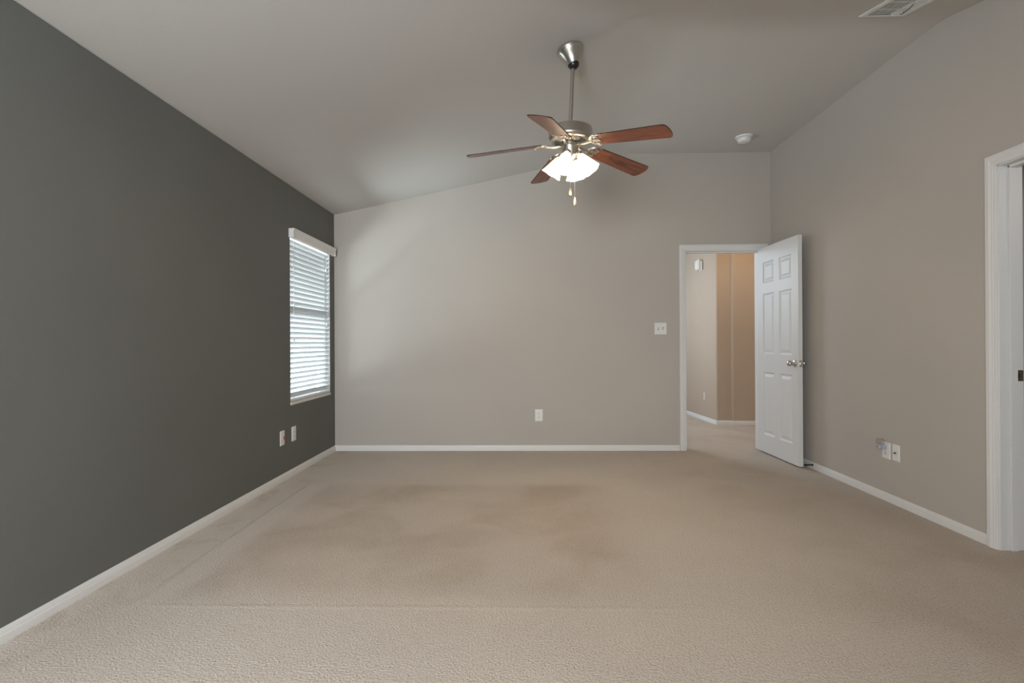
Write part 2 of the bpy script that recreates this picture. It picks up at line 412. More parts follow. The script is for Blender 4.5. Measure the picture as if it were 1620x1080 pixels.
# side wall running away, with a rounded outside corner, then the facing wall and its small step
cr = .012
out = [(2.395, 9.05), (2.561, 6.98)]
for k in range(7):
    a = PI + .09 + (PI/2-.09)*k/6
    out.append((2.585+.022*math.cos(a), 6.952+.022*math.sin(a)))
out += [(2.752, 6.930)]
for k in range(6):
    a = PI + (PI/2)*k/5
    out.append((2.778+.020*math.cos(a), 6.908+.020*math.sin(a)))
out += [(3.72, 6.888), (3.72, 9.05)]
b2 = bmesh.new(); prism(b2, out, 0, HZ)
o = link('wall_hallway_corner', b2, HALL, smooth=True, auto=25); tag(o, kind='structure')
bm.free()
bm = bmesh.new(); box(bm, .30, .42, YB+.12, 9.1, 0, HZ); tag(link('wall_hallway_left', bm, HALL), kind='structure')
bm = bmesh.new(); box(bm,   .42, 2.43, 9.0, 9.12, 0, HZ); tag(link('wall_hallway_far', bm, HALL), kind='structure')
bm = bmesh.new(); box(bm, 3.6, 3.72, YB+.12, 6.888, 0, HZ); tag(link('wall_hallway_right', bm, HALL), kind='structure')
bm = bmesh.new(); box(bm, .42, 3.6, YB+.12, YB+.135, 2.2, HZ); box(bm, .42, DX0-.02, YB+.12, YB+.135, 0, 2.2); box(bm, DX1+.02, 3.6, YB+.12, YB+.135, 0, 2.2)
tag(link('wall_hallway_near', bm, HALL), kind='structure')
bm = bmesh.new(); box(bm, .30, 3.72, YB+.12, 9.12, HZ, HZ+.1); tag(link('ceiling_hallway', bm, CEIL), kind='structure')
# room beyond the right-hand doorway
bm = bmesh.new(); box(bm, XR+WT, 4.5, 3.65, 3.77, 0, HL); tag(link('wall_next_room_far', bm, PAINT), kind='structure')
bm = bmesh.new(); box(bm, XR+WT, 4.5, .50, .62, 0, HL); tag(link('wall_next_room_near', bm, PAINT), kind='structure')
bm = bmesh.new(); box(bm, 4.4, 4.5, .62, 3.65, 0, HL); tag(link('wall_next_room_right', bm, PAINT), kind='structure')
bm = bmesh.new(); box(bm, XR+WT, 4.5, .5, 3.77, HL, HL+.1); tag(link('ceiling_next_room', bm, CEIL), kind='structure')

# ------------------------------------------------------------------ baseboards
BH = .056
BP = [(0, 0), (.013, 0), (.013, .030), (.0125, .0325), (.010, .034), (.010, .036), (.0095, .041), (.007, .048), (.005, .0535), (.004, BH), (0, BH)]
def baseboard(name, p, q, off):
    bm = bmesh.new(); sweep(bm, BP, [((p[0], p[1], 0), off, (0, 0, 1)), ((q[0], q[1], 0), off, (0, 0, 1))])
    return tag(link(name, bm, TRIM, smooth=True, auto=30), kind='structure')
baseboard('baseboard_left', (XL, YR), (XL, YB), (1, 0, 0))
baseboard('baseboard_back', (XL, YB), (DX0-.062, YB), (0, -1, 0))
baseboard('baseboard_right', (XR, YB), (XR, RY1+.060), (-1, 0, 0))
baseboard('baseboard_right_near', (XR, RY0-.060), (XR, YR), (-1, 0, 0))
baseboard('baseboard_rear', (XL, YR), (XR, YR), (0, 1, 0))
hd = Vector((2.395-2.561, 9.05-6.98, 0)).normalized(); hn = Vector((-hd.y, hd.x, 0))
bm = bmesh.new()
m1 = (hn + Vector((0, -1, 0))); m1 = m1/ m1.dot(Vector((0, -1, 0)))
sweep(bm, BP, [((2.4, 9.0, 0), hn, (0, 0, 1)), ((2.563, 6.930, 0), m1, (0, 0, 1)), ((2.758, 6.930, 0), (-1, -1, 0), (0, 0, 1)),
               ((2.758, 6.888, 0), (-1, -1, 0), (0, 0, 1)), ((3.60, 6.888, 0), (0, -1, 0), (0, 0, 1))])
tag(link('baseboard_hallway', bm, TRIM), kind='structure')
baseboard('baseboard_hallway_far', (.42, 9.0), (2.40, 9.0), (0, -1, 0))

# ------------------------------------------------------------------ door casings
CP = [(0, 0), (.009, 0), (.011, .004), (.011, .012), (.0135, .018), (.0135, .024), (.0155, .030), (.0175, .036), (.0175, .056), (.0145, .060), (0, .060)]  # (off wall, outward from opening)
def casing(bm, p0, p1, axis, plane, off, ztop):
    """p0,p1: edges of the opening along the wall axis; profile runs outwards from the opening."""
    ax = Vector((1, 0, 0)) if axis == 'x' else Vector((0, 1, 0))
    base = Vector((0, plane, 0)) if axis == 'x' else Vector((plane, 0, 0))
    rings = []
    for p, d, z in ((p0, (-1, 0), 0), (p0, (-1, 1), ztop), (p1, (1, 1), ztop), (p1, (1, 0), 0)):
        rings.append([bm.verts.new(base + ax*(p + d[0]*u) + Vector((0, 0, z + d[1]*u)) + Vector(off)*o_) for o_, u in CP])
    n = len(CP)
    for i in range(3):
        for k in range(n): bm.faces.new([rings[i][k], rings[i][(k+1) % n], rings[i+1][(k+1) % n], rings[i+1][k]])
    bm.faces.new(rings[0]); bm.faces.new(rings[-1])
# back door frame: jambs, stops and casings on both sides
bm = bmesh.new()
casing(bm, DX0+.004, DX1-.004, 'x', YB, (0, -1, 0), DZ-.010)
casing(bm, DX0+.004, DX1-.004, 'x', YB+.135, (0, 1, 0), DZ-.010)
J = .012
box(bm, DX0, DX0+J, YB-.001, YB+.136, 0, DZ); box(bm, DX1-J, DX1, YB-.001, YB+.136, 0, DZ); box(bm, DX0, DX1, YB-.001, YB+.136, DZ-J-.004, DZ)
box(bm, DX0+J, DX0+J+.010, YB+.042, YB+.078, 0, DZ-J, bev=.002); box(bm, DX1-J-.010, DX1-J, YB+.042, YB+.078, 0, DZ-J, bev=.002)
box(bm, DX0+J, DX1-J, YB+.042, YB+.078, DZ-J-.016, DZ-J-.002, bev=.002)
fr1 = tag(link('trim_1', bm, TRIM), kind='structure')
# right doorway frame
bm = bmesh.new()
casing(bm, RY0+.004, RY1-.004, 'y', XR, (-1, 0, 0), RZ-.010)
casing(bm, RY0+.004, RY1-.004, 'y', XR+WT, (1, 0, 0), RZ-.010)
box(bm, XR-.001, XR+WT+.001, RY1-J, RY1, 0, RZ, bev=.0015); box(bm, XR-.001, XR+WT+.001, RY0, RY0+J, 0, RZ, bev=.0015)
box(bm, XR-.001, XR+WT+.001, RY0, RY1, RZ-J-.004, RZ, bev=.0015)
box(bm, XR+.046, XR+.084, RY1-J-.011, RY1-J, 0, RZ-J, bev=.002); box(bm, XR+.046, XR+.084, RY0+J, RY0+J+.011, 0, RZ-J, bev=.002)
box(bm, XR+.046, XR+.084, RY0+J, RY1-J, RZ-J-.016, RZ-J-.002, bev=.002)
fr2 = tag(link('trim_2', bm, TRIM), kind='structure')
bm = bmesh.new(); y = RY1-J
box(bm, XR+.0885, XR+.119, y-.0022, y+.001, .893, .951, 0, bev=.0008)
box(bm, XR+.091, XR+.102, y-.0030, y-.0018, .910, .934, 1)
for z in (.900, .944): box(bm, XR+.093, XR+.098, y-.0028, y-.0018, z-.002, z+.002, 1)
link('strike_plate', bm, [BRASSY, SLOT], fr2)

# ------------------------------------------------------------------ the open six-panel door
def build_door():
    W_, H_, TH = .735, 2.022, .035
    root = empty('door_1', (2.373, YB-.012, .014), math.radians(-88.5))   # local +X runs from hinge to free edge, local -Y is the face towards the room
    tag(root, kind='structure')
    bm = bmesh.new()
    # local: x 0..W, y 0..TH
    cols = [(.108, .321), (.414, .627)]
    rows = [(.178, .792), (.968, 1.562), (1.668, 1.872)]
    xs = sorted({0, W_, *[c for q in cols for c in q]}); zs = sorted({0, H_, *[c for q in rows for c in q]})
    def is_panel(x0, x1, z0, z1):
        return any(abs(x0-a) < 1e-6 and abs(x1-b) < 1e-6 for a, b in cols) and any(abs(z0-a) < 1e-6 and abs(z1-b) < 1e-6 for a, b in rows)
    for side in (0, 1):
        yy = 0 if side == 0 else TH; s = 1 if side == 0 else -1
        for i in range(len(xs)-1):
            for j in range(len(zs)-1):
                x0, x1, z0, z1 = xs[i], xs[i+1], zs[j], zs[j+1]
                if not is_panel(x0, x1, z0, z1):
                    bm.faces.new([bm.verts.new(v) for v in ((x0, yy, z0), (x1, yy, z0), (x1, yy, z1), (x0, yy, z1))])
                else:
                    prev = None
                    for d, dep in ((0, 0), (.003, .0035), (.012, .0085), (.016, .009), (.022, .009), (.044, .0025), (.046, .002)):
                        ring = [bm.verts.new(v) for v in ((x0+d, yy+s*dep, z0+d), (x1-d, yy+s*dep, z0+d), (x1-d, yy+s*dep, z1-d), (x0+d, yy+s*dep, z1-d))]
                        if prev:
                            for k in range(4): bm.faces.new([prev[k], prev[(k+1) % 4], ring[(k+1) % 4], ring[k]])
                        prev = ring
                    bm.faces.new(prev)
    for q in (((0, 0), (W_, 0)), ):
        pass
    v = lambda *a: bm.verts.new(a)
    bm.faces.new([v(0, 0, 0), v(0, TH, 0), v(0, TH, H_), v(0, 0, H_)]); bm.faces.new([v(W_, 0, 0), v(W_, TH, 0), v(W_, TH, H_), v(W_, 0, H_)])
    bm.faces.new([v(0, 0, 0), v(W_, 0, 0), v(W_, TH, 0), v(0, TH, 0)]); bm.faces.new([v(0, 0, H_), v(W_, 0, H_), v(W_, TH, H_), v(0, TH, H_)])
    bmesh.ops.remove_doubles(bm, verts=bm.verts, dist=1e-5)
    link('door_leaf', bm, DOORM, root)
    KX_, KZ = W_-.062, .898
    for s, nm in ((-1, 'door_knob'), (1, 'door_knob')):
        bm = bmesh.new()
        yb = 0 if s < 0 else TH
        R_ = Matrix.Translation((KX_, yb, KZ)) @ Matrix.Rotation(PI/2 if s < 0 else -PI/2, 4, 'X')
        k = 1.0 if s < 0 else .88
        lathe(bm, [(.0005, 0), (.0315, 0), (.0325, .003), (.030, .007), (.022, .009), (.013, .011), (.0115, .014), (.0115, .024*k), (.014, .029*k), (.021, .034*k), (.0255, .041*k), (.0265, .048*k), (.0245, .056*k), (.018, .062*k), (.009, .065*k), (.0005, .066*k)], 32, mat=R_)
        link(nm, bm, NICKEL, root, smooth=True, auto=50)
    bm = bmesh.new()
    box(bm, W_-.0005, W_+.0012, .006, .030, KZ-.029, KZ+.029, 0, bev=.0005)
    box(bm, W_+.0008, W_+.009, .012, .024, KZ-.010, KZ+.010, 0, bev=.002)
    for z in (-.022, .022): box(bm, W_+.001, W_+.0018, .0155, .0205, KZ+z-.0025, KZ+z+.0025, 1)
    link('latch_plate', bm, [NICKEL, SLOT], root)
    for z in (.22, 1.02, 1.82):
        bm = bmesh.new(); lathe(bm, [(.0055, 0), (.0055, .089)], 12, mat=Matrix.Translation((-.004, TH+.004, z-.045)))
        box(bm, -.0016, .0, .006, TH-.001, z-.045, z+.045)
        link('hinge', bm, NICKEL_D, root, smooth=True, auto=40)
build_door()

# spring door stop on the baseboard, behind the free edge
stop = empty('door_stop', (XR-.013, 4.53, .034)); tag(stop, 'dark metal spring door stop screwed to the right baseboard behind the open door', 'door stop')
bm = bmesh.new()
pts = []
for i in range(140):
    a = i*2*PI/9; pts.append((-.006-.052*i/139, .0055*math.cos(a), .0055*math.sin(a)))
tube(bm, pts, .0012, 6); link('spring', bm, RUBBER, stop, smooth=True)
bm = bmesh.new(); lathe(bm, [(.0005, 0), (.011, 0), (.011, .002), (.006, .007), (.0005, .007)], 16, mat=Matrix.Rotation(-PI/2, 4, 'Y')); link('mounting_cap', bm, RUBBER, stop)
bm = bmesh.new(); lathe(bm, [(.0005, .056), (.0075, .056), (.008, .066), (.006, .072), (.0005, .072)], 16, mat=Matrix.Rotation(-PI/2, 4, 'Y')); link('rubber_tip', bm, BLACK, stop)

# ------------------------------------------------------------------ window with faux-wood blind
win = empty('window_1', (XL-.10, (WY0+WY1)/2, WZ0)); tag(win, kind='structure')
ox, oy, oz = win.location
def wp(name, boxes, m, bev=.0015):
    bm = bmesh.new()
    for b in boxes: box(bm, b[0]-ox, b[1]-ox, b[2]-oy, b[3]-oy, b[4]-oz, b[5]-oz, bev=bev)
    return link(name, bm, m, win)
X0, X1 = XL-.135, XL-.095
wp('window_frame', [(X0, X1, WY0, WY0+.035, WZ0, WZ1), (X0, X1, WY1-.035, WY1, WZ0, WZ1), (X0, X1, WY0, WY1, WZ0, WZ0+.035), (X0, X1, WY0, WY1, WZ1-.035, WZ1)], VINYL)
wp('meeting_rail', [(X0+.004, X1+.004, WY0+.03, WY1-.03, 1.320, 1.365)], VINYL)
wp('window_pane', [(XL-.118, XL-.114, WY0+.03, WY1-.03, WZ0+.03, WZ1-.03)], GLASS, 0)
wp('jamb_lining', [(XL-.10, XL-.0005, WY1-.005, WY1+.001, WZ0, WZ1), (XL-.10, XL-.0005, WY0-.001, WY0+.005, WZ0, WZ1), (XL-.10, XL-.0005, WY0, WY1, WZ1-.004, WZ1+.001)], JAMB, 0)
wp('window_sill', [(XL-.10, XL+.006, WY0+.001, WY1-.001, WZ0-.012, WZ0+.012)], TRIM, .003)

blind = empty('window_blind', (XL-.032, (WY0+WY1)/2, WZ1))
tag(blind, 'white horizontal slat blind with moulded valance hanging in the window of the charcoal wall', 'blind')
bx, by, bz = blind.location
SW, SP, AL = .050, .0435, math.radians(62)
zb = WZ0+.036
n = 32
bm = bmesh.new()
Lh = (WY1-WY0)/2-.0055
# crowned slat cross-section, inner edge up
prof = []
for k in range(7):
    u = -SW/2 + SW*k/6; cr_ = .0022*(1-(2*u/SW)**2)
    prof.append((u, cr_+.0014))
for k in range(6, -1, -1):
    u = -SW/2 + SW*k/6; cr_ = .0022*(1-(2*u/SW)**2)
    prof.append((u, cr_-.0014))
rot = lambda u, v: (u*math.cos(AL)-v*math.sin(AL), u*math.sin(AL)+v*math.cos(AL))
A = [bm.verts.new((rot(u, v)[0], -Lh, rot(u, v)[1])) for u, v in prof]; B = [bm.verts.new((rot(u, v)[0], Lh, rot(u, v)[1])) for u, v in prof]
for k in range(len(prof)): bm.faces.new([A[k], A[(k+1) % len(prof)], B[(k+1) % len(prof)], B[k]])
bm.faces.new(A); bm.faces.new(B)
slat0 = link('slat', bm, SLATM, blind, smooth=True, auto=50)
for i in range(n):
    s = slat0 if i == 0 else slat0.copy()
    if i: COL.objects.link(s); s.parent = blind
    s.location = (-.002, 0, zb + .028 + i*SP - bz)
bm = bmesh.new(); box(bm, -.026, .026, -Lh, Lh, zb-.020-bz, zb-.002-bz, bev=.003); link('bottom_rail', bm, PLASTIC, blind)
bm = bmesh.new(); box(bm, -.028, .026, -Lh, Lh, -.046, -.006, bev=.002); link('headrail', bm, PLASTIC, blind)
# valance with crown profile standing proud of the wall, returns at both ends
VP = [(0, 0), (.004, -.002), (.006, .004), (.010, .006), (.010, .012), (.014, .022), (.014, .044), (.017, .052), (.022, .060), (.022, .068), (.026, .072), (.026, .078), (.008, .078), (.000, .076)]
bm = bmesh.new()
vx = XL+.024-bx; vz = 1.998-bz
y0_, y1_ = 4.256-by, 5.222-by
rings = []
for yy in (y0_, y1_): rings.append([bm.verts.new((vx+d, yy, vz+z)) for d, z in VP])
nn = len(VP)
for k in range(nn): bm.faces.new([rings[0][k], rings[0][(k+1) % nn], rings[1][(k+1) % nn], rings[1][k]])
bm.faces.new(rings[0]); bm.faces.new(rings[1])
for yy in (y0_, y1_-.009):
    box(bm, XL+.0005-bx, vx+.018, yy-.0005, yy+.0095, vz+.001, vz+.0765, bev=.001)
link('valance', bm, PLASTIC, blind, smooth=True, auto=35)
fx = XL-.030-bx + .013
for yy in (WY0+.105, (WY0+WY1)/2-.02, WY1-.105):
    bm = bmesh.new()
    for xo in (fx, fx-.030): tube(bm, [(xo, yy-by, -.04), (xo, yy-by, zb-.004-bz)], .0009, 6)
    link('ladder_cord', bm, CORD, blind, smooth=True)
for yy, z1_ in ((WY0+.098, 1.465), (WY0+.092, 1.161)):
    bm = bmesh.new(); xo = fx+.008
    tube(bm, [(xo, yy-by, -.04), (xo, yy-by, z1_-bz)], .0011, 6)
    lc = link('lift_cord', bm, CORD, blind, smooth=True)
    bm = bmesh.new(); lathe(bm, [(.001, .004), (.004, 0), (.0065, -.012), (.0085, -.028), (.008, -.033), (.001, -.034)], 16, mat=Matrix.Translation((xo, yy-by, z1_-bz)))
    link('cord_tassel', bm, PLASTIC, lc, smooth=True)
for yy, z1_ in ((WY1-.07, 1.86), (WY1-.055, 1.32)):
    bm = bmesh.new(); xo = fx+.008
    tube(bm, [(xo, yy-by, -.04), (xo, yy-by, z1_-bz)], .0010, 6)
    lc = link('tilt_cord', bm, CORD, blind, smooth=True)
    bm = bmesh.new(); lathe(bm, [(.001, .004), (.004, 0), (.0065, -.012), (.0085, -.028), (.008, -.033), (.001, -.034)], 16, mat=Matrix.Translation((xo, yy-by, z1_-bz)))
    link('cord_tassel', bm, PLASTIC, lc, smooth=True)

# ------------------------------------------------------------------ wall plates (local front is -Y)
def plate_bm(bm, w_, h_, t=.0055):
    b = bmesh.new()
    v = lambda *a: b.verts.new(a)
    i_ = .005
    o_ = [v(-w_/2, 0, -h_/2), v(w_/2, 0, -h_/2), v(w_/2, 0, h_/2), v(-w_/2, 0, h_/2)]
    m_ = [v(-w_/2, -t*.35, -h_/2), v(w_/2, -t*.35, -h_/2), v(w_/2, -t*.35, h_/2), v(-w_/2, -t*.35, h_/2)]
    f_ = [v(-w_/2+i_, -t, -h_/2+i_), v(w_/2-i_, -t, -h_/2+i_), v(w_/2-i_, -t, h_/2-i_), v(-w_/2+i_, -t, h_/2-i_)]
    for a, c in ((o_, m_), (m_, f_)):
        for k in range(4): b.faces.new([a[k], a[(k+1) % 4], c[(k+1) % 4], c[k]])
    b.faces.new(f_); b.faces.new(o_[::-1]); merge(bm, b)
def disc(bm, x, z, r, y0, y1, mi=0, n_=16):
    lathe(bm, [(r, 0), (r, y1-y0)], n_, mi=mi, mat=Matrix.Translation((x, y1, z)) @ Matrix.Rotation(PI/2, 4, 'X') )
def receptacle(bm):
    for zc in (.0195, -.0195):
        pts = []
        for k in range(24):
            a = 2*PI*k/24; pts.append((.0172*math.cos(a), max(-.0125, min(.0125, .0172*math.sin(a)))))
        prism(bm, pts, 0, .0022, 0, mat=Matrix.Translation((0, -.0050, zc)) @ Matrix.Rotation(PI/2, 4, 'X'))
        box(bm, -.0077, -.0055, -.0078, -.0068, zc-.001, zc+.008, 1); box(bm, .0055, .0073, -.0078, -.0068, zc, zc+.007, 1)
        disc(bm, 0, zc-.0068, .0030, -.0078, -.0068, 1, 12)
    disc(bm, 0, 0, .0032, -.0066, -.0052, 0, 12)
def outlet(loc, rz, label, w_=.070, h_=.114, group=None):
    r = empty('wall_outlet', loc, rz); tag(r, label, 'outlet', group)
    bm = bmesh.new(); plate_bm(bm, w_, h_); link('cover_plate', bm, PLASTIC, r)
    bm = bmesh.new(); receptacle(bm); link('receptacle', bm, [PLASTIC, SLOT], r)
    return r
outlet((.150, YB, .362), 0, 'white duplex outlet low on the middle of the pale back wall', .080, .124)
outlet((XL, 4.333, .347), PI/2, 'white outlet cover low on the charcoal wall, the one nearer the window', .078, .122)
ro = outlet((XR, 3.635, .348), -PI/2, 'white outlet on the right wall with a plug-in device in its upper socket',   .080, .116)
outlet((2.5395, 7.33, .340), -PI/2 - math.atan2(.166, 2.07), 'small outlet low on the hallway wall seen through the open door', .070, .114)
# plate with red terminals
r = empty('speaker_wall_plate', (XL, 4.123, .347), PI/2); tag(r, 'white wall plate with two red terminals on the charcoal wall, farther from the window', 'wall plate')
bm = bmesh.new(); plate_bm(bm, .074, .118); link('cover_plate', bm, PLASTIC, r)
for z in (.007, -.008):
    bm = bmesh.new(); disc(bm, .013, z, .0052, -.014, -.0050); link('terminal', bm, REDP, r, smooth=True, auto=40)
    bm = bmesh.new(); disc(bm, -.006, z, .0040, -.011, -.0050); link('terminal', bm, PLASTIC, r, smooth=True, auto=40)
# coax plate
r = empty('coax_wall_plate', (XR, 3.541, .350), -PI/2); tag(r, 'white coaxial cable plate on the right wall beside the outlet', 'wall plate')
bm = bmesh.new(); plate_bm(bm, .068, .112)
for z in (.042, -.042): disc(bm, 0, z, .0032, -.0066, -.0050, 0, 12)
link('cover_plate', bm, PLASTIC, r)
bm = bmesh.new(); lathe(bm, [(.0065, 0), (.0065, .004), (.0048, .004), (.0048, .013), (.0005, .013)], 6, mat=Matrix.Translation((0, -.005, 0)) @ Matrix.Rotation(PI/2, 4, 'X')); link('connector', bm, BRASSY, r)
# plug-in device in the upper socket
r = empty('plug_in_freshener', (XR-.0075, 3.648, .372), -PI/2); tag(r, 'small pale blue plug-in device with a clear plastic top in the right wall outlet', 'plug-in device')
bm = bmesh.new(); box(bm, -.020, .020, -.022, 0, -.017, .017, bev=.005, seg=3); box(bm, -.014, .014, -.046, -.020, -.013, .014, bev=.006, seg=3); link('body', bm, BLUEP, r, smooth=True, auto=40)
bm = bmesh.new(); box(bm, -.022, .022, -.046, -.004, .016, .056, bev=.008, seg=3); link('clear_cover', bm, CLEARP, r, smooth=True, auto=40)
bm = bmesh.new(); disc(bm, 0, .002, .0035, -.0475, -.045, 0, 12); link('button', bm, SLOT, r)
# two-gang switch
r = empty('light_switch', (1.396, YB, 1.243)); tag(r, 'white double light switch plate on the back wall left of the door', 'light switch')
bm = bmesh.new(); plate_bm(bm, .124, .120)
for x in (-.023, .023):
    for z in (.030, -.030): disc(bm, x, z, .0028, -.0066, -.0050, 0, 12)
link('cover_plate', bm, PLASTIC, r)
for x, sgn in ((-.023, -1), (.023, 1)):
    bm = bmesh.new(); box(bm, x-.0055, x+.0055, -.0062, -.005, -.012, .012, 1); b = bmesh.new(); box(b, -.0042, .0042, -.014, 0, -.006, .006, bev=.001)
    merge(bm, b, 0, Matrix.Translation((x, -.0045, 0)) @ Matrix.Rotation(math.radians(24*sgn), 4, 'X'))
    link('toggle', bm, [PLASTIC, SLOT], r)
# door chime in the hallway
r = empty('door_chime', (2.534, 7.40, 2.190), -PI/2 - math.atan2(.166, 2.07)); tag(r, 'white box chime mounted high on the hallway wall seen through the open door', 'door chime')
bm = bmesh.new(); box(bm, -.085, .085, -.028, 0, -.072, .072, bev=.012, seg=3); link('backplate', bm, PLASTIC, r, smooth=True, auto=40)
bm = bmesh.new(); box(bm, -.105, .065, -.066, -.026, -.062, .080, bev=.014, seg=4); link('cover', bm, PLASTIC, r, smooth=True, auto=40)

# ------------------------------------------------------------------ smoke detector
r = empty('smoke_detector', (2.079, 4.885, HC)); tag(r, 'round white smoke detector on the ceiling near the right back corner', 'smoke detector')
bm = bmesh.new(); lathe(bm, [(.0005, 0), (.078, 0), (.0785, -.006), (.076, -.013), (.066, -.016), (.0005, -.016)], 40); link('base_ring', bm, PLASTIC, r, smooth=True, auto=50)
bm = bmesh.new(); lathe(bm, [(.0005, -.016), (.058, -.016), (.058, -.019), (.0005, -.019)], 40); link('gap_ring', bm, SLOT, r)
bm = bmesh.new(); lathe(bm, [(.0005, -.018), (.062, -.018), (.0625, -.024), (.058, -.042), (.050, -.051), (.040, -.054), (.0005, -.056)], 40); link('cap', bm, PLASTIC, r, smooth=True, auto=50)

# ------------------------------------------------------------------ ceiling register on the sloping part
vy1, vy0 = 3.055, 2.63
ang = math.atan(FS)
r = empty('ceiling_vent', (2.096, vy1, HC-FS*(KY-vy1)-.001)); r.rotation_euler = (ang, 0, 0)
tag(r, 'white louvered ceiling air vent at the top right with a black tie dangling from it', 'vent')
VL = (vy1-vy0)/math.cos(ang); VW = .262
bm = bmesh.new(); fwid = .026
def fr_(a0, a1, b0, b1, a, b, c, d): pass
prev = None
for d, z in ((0, .002), (.0015, -.004), (.010, -.0075), (fwid, -.0085), (fwid+.002, -.004)):
    ring = [bm.verts.new(v) for v in ((-VW/2+d, -VL+d, z), (VW/2-d, -VL+d, z), (VW/2-d, -d, z), (-VW/2+d, -d, z))]
    if prev:
        for k in range(4): bm.faces.new([prev[k], prev[(k+1) % 4], ring[(k+1) % 4], ring[k]])
    prev = ring
link('frame', bm, TRIM, r)
bm = bmesh.new(); box(bm, -VW/2+fwid, VW/2-fwid, -VL+fwid, -fwid, .0015, .004); link('duct_void', bm, SLOT, r)
ny = 3
for yb_ in (-fwid-.093, -fwid-.2,):
    bm = bmesh.new(); box(bm, -VW/2+fwid, VW/2-fwid, yb_-.003, yb_+.003, -.0075, .001); link('cross_bar', bm, TRIM, r)
nl = 11
bm = bmesh.new()
b = bmesh.new(); box(b, -.0009, .0009, -VL+fwid, -fwid, -.0070, .0070); merge(bm, b, 0)
l0 = link('louver', bm, TRIM, r)
for k in range(nl):
    l = l0 if k == 0 else l0.copy()
    if k: COL.objects.link(l); l.parent = r
    xk = -VW/2+fwid + (VW-2*fwid)*(k+.5)/nl
    l.location = (xk, 0, -.0025); l.rotation_euler = (0, math.radians(42 if k < nl*.62 else -48), 0)
bm = bmesh.new()
tube(bm, [(.045, -.205, -.004), (.050, -.17, -.014), (.044, -.15, -.022), (.052, -.13, -.020), (.047, -.115, -.028), (.041, -.105, -.026)], .0022, 6)
tube(bm, [(.056, -.135, -.018), (.048, -.128, -.024), (.038, -.130, -.022)], .0018, 6)
link('black_tie', bm, BLACK, r, smooth=True)

# ------------------------------------------------------------------ ceiling fan
FX, FY = .290, 3.157
FZC = HL+.2070*(FX-XL)
fan = empty('ceiling_fan', (FX, FY, FZC)); tag(fan, 'five-blade ceiling fan with cherry wood blades, nickel motor and four lit glass shades', 'ceiling fan')
Z = lambda z: z-FZC
TILT = .27
bm = bmesh.new()
Mc = Matrix.Rotation(-TILT, 4, 'Y')
lathe(bm, [(.0005, .008), (.077, .008), (.0800, .000), (.0800, -.010), (.078, -.015), (.0750, -.0165), (.073, -.022), (.062, -.040), (.052, -.058), (.0445, -.076), (.0405, -.090), (.039, -.098), (.030, -.099), (.030, -.090), (.0005, -.090)], 48, mat=Mc)
link('canopy', bm, NICKEL, fan, smooth=True, auto=40)
BZ = -.097
bm = bmesh.new(); bmesh.ops.create_uvsphere(bm, u_segments=24, v_segments=14, radius=.036)
for v in bm.verts: v.co += Vector((-.006*0+.0, 0, BZ+.004))
bmesh.ops.translate(bm, verts=bm.verts, vec=(.022, 0, 0)); link('hanger_ball', bm, BLACK, fan, smooth=True)
RX = .020
bm = bmesh.new(); tube(bm, [(RX, 0, BZ), (0, 0, Z(2.40))], .0125, 20); link('downrod', bm, NICKEL, fan, smooth=True, auto=40)
# motor and everything under it share the small lean of the hanging fan
H0 = Vector((0, 0, Z(2.30)))
LEAN = Matrix.Translation((0, 0, 0)) @ Matrix.Rotation(.0316, 4, 'X') @ Matrix.Rotation(.0086, 4, 'Y')
def zl(z): return z-2.30
ML = Matrix.Translation(H0) @ LEAN
bm = bmesh.new()
lathe(bm, [(.0005, zl(2.428)), (.022, zl(2.428)), (.028, zl(2.420)), (.060, zl(2.419)), (.122, zl(2.417)), (.132, zl(2.412)), (.1355, zl(2.402)), (.1355, zl(2.362)), (.1365, zl(2.358)), (.1355, zl(2.353)), (.130, zl(2.342)), (.119, zl(2.334)), (.110, zl(2.332)),
           (.106, zl(2.3335)), (.098, zl(2.332)), (.066, zl(2.325)), (.060, zl(2.318)), (.0005, zl(2.318))], 56)
mh = link('motor_housing', bm, NICKEL, fan, smooth=True, auto=40); mh.matrix_local = ML
bm = bmesh.new()
for k in range(40):
    a = 2*PI*k/40
    b = bmesh.new(); box(b, .066, .099, -.0022, .0022, -.0022, .0015)
    merge(bm, b, 0, Matrix.Rotation(a, 4, 'Z') @ Matrix.Translation((0, 0, zl(2.3285))) @ Matrix.Translation((.076, 0, 0)) @ Matrix.Rotation(-.20, 4, 'Y') @ Matrix.Translation((-.076, 0, 0)))
vs = link('vent_slots', bm, SLOT, mh); 
bm = bmesh.new(); lathe(bm, [(.0005, zl(2.322)), (.064, zl(2.322)), (.068, zl(2.315)), (.064, zl(2.306)), (.0005, zl(2.306))], 40)
fl_ = link('flywheel', bm, NICKEL_D, fan, smooth=True, auto=40); fl_.matrix_local = ML
bm = bmesh.new()
lathe(bm, [(.0005, zl(2.308)), (.049, zl(2.308)), (.051, zl(2.304)), (.049, zl(2.299)), (.049, zl(2.252)), (.046, zl(2.246)), (.038, zl(2.236)), (.028, zl(2.224)), (.016, zl(2.214)), (.010, zl(2.206)), (.0005, zl(2.204))], 40)
sh = link('switch_housing', bm, NICKEL, fan, smooth=True, auto=40); sh.matrix_local = ML

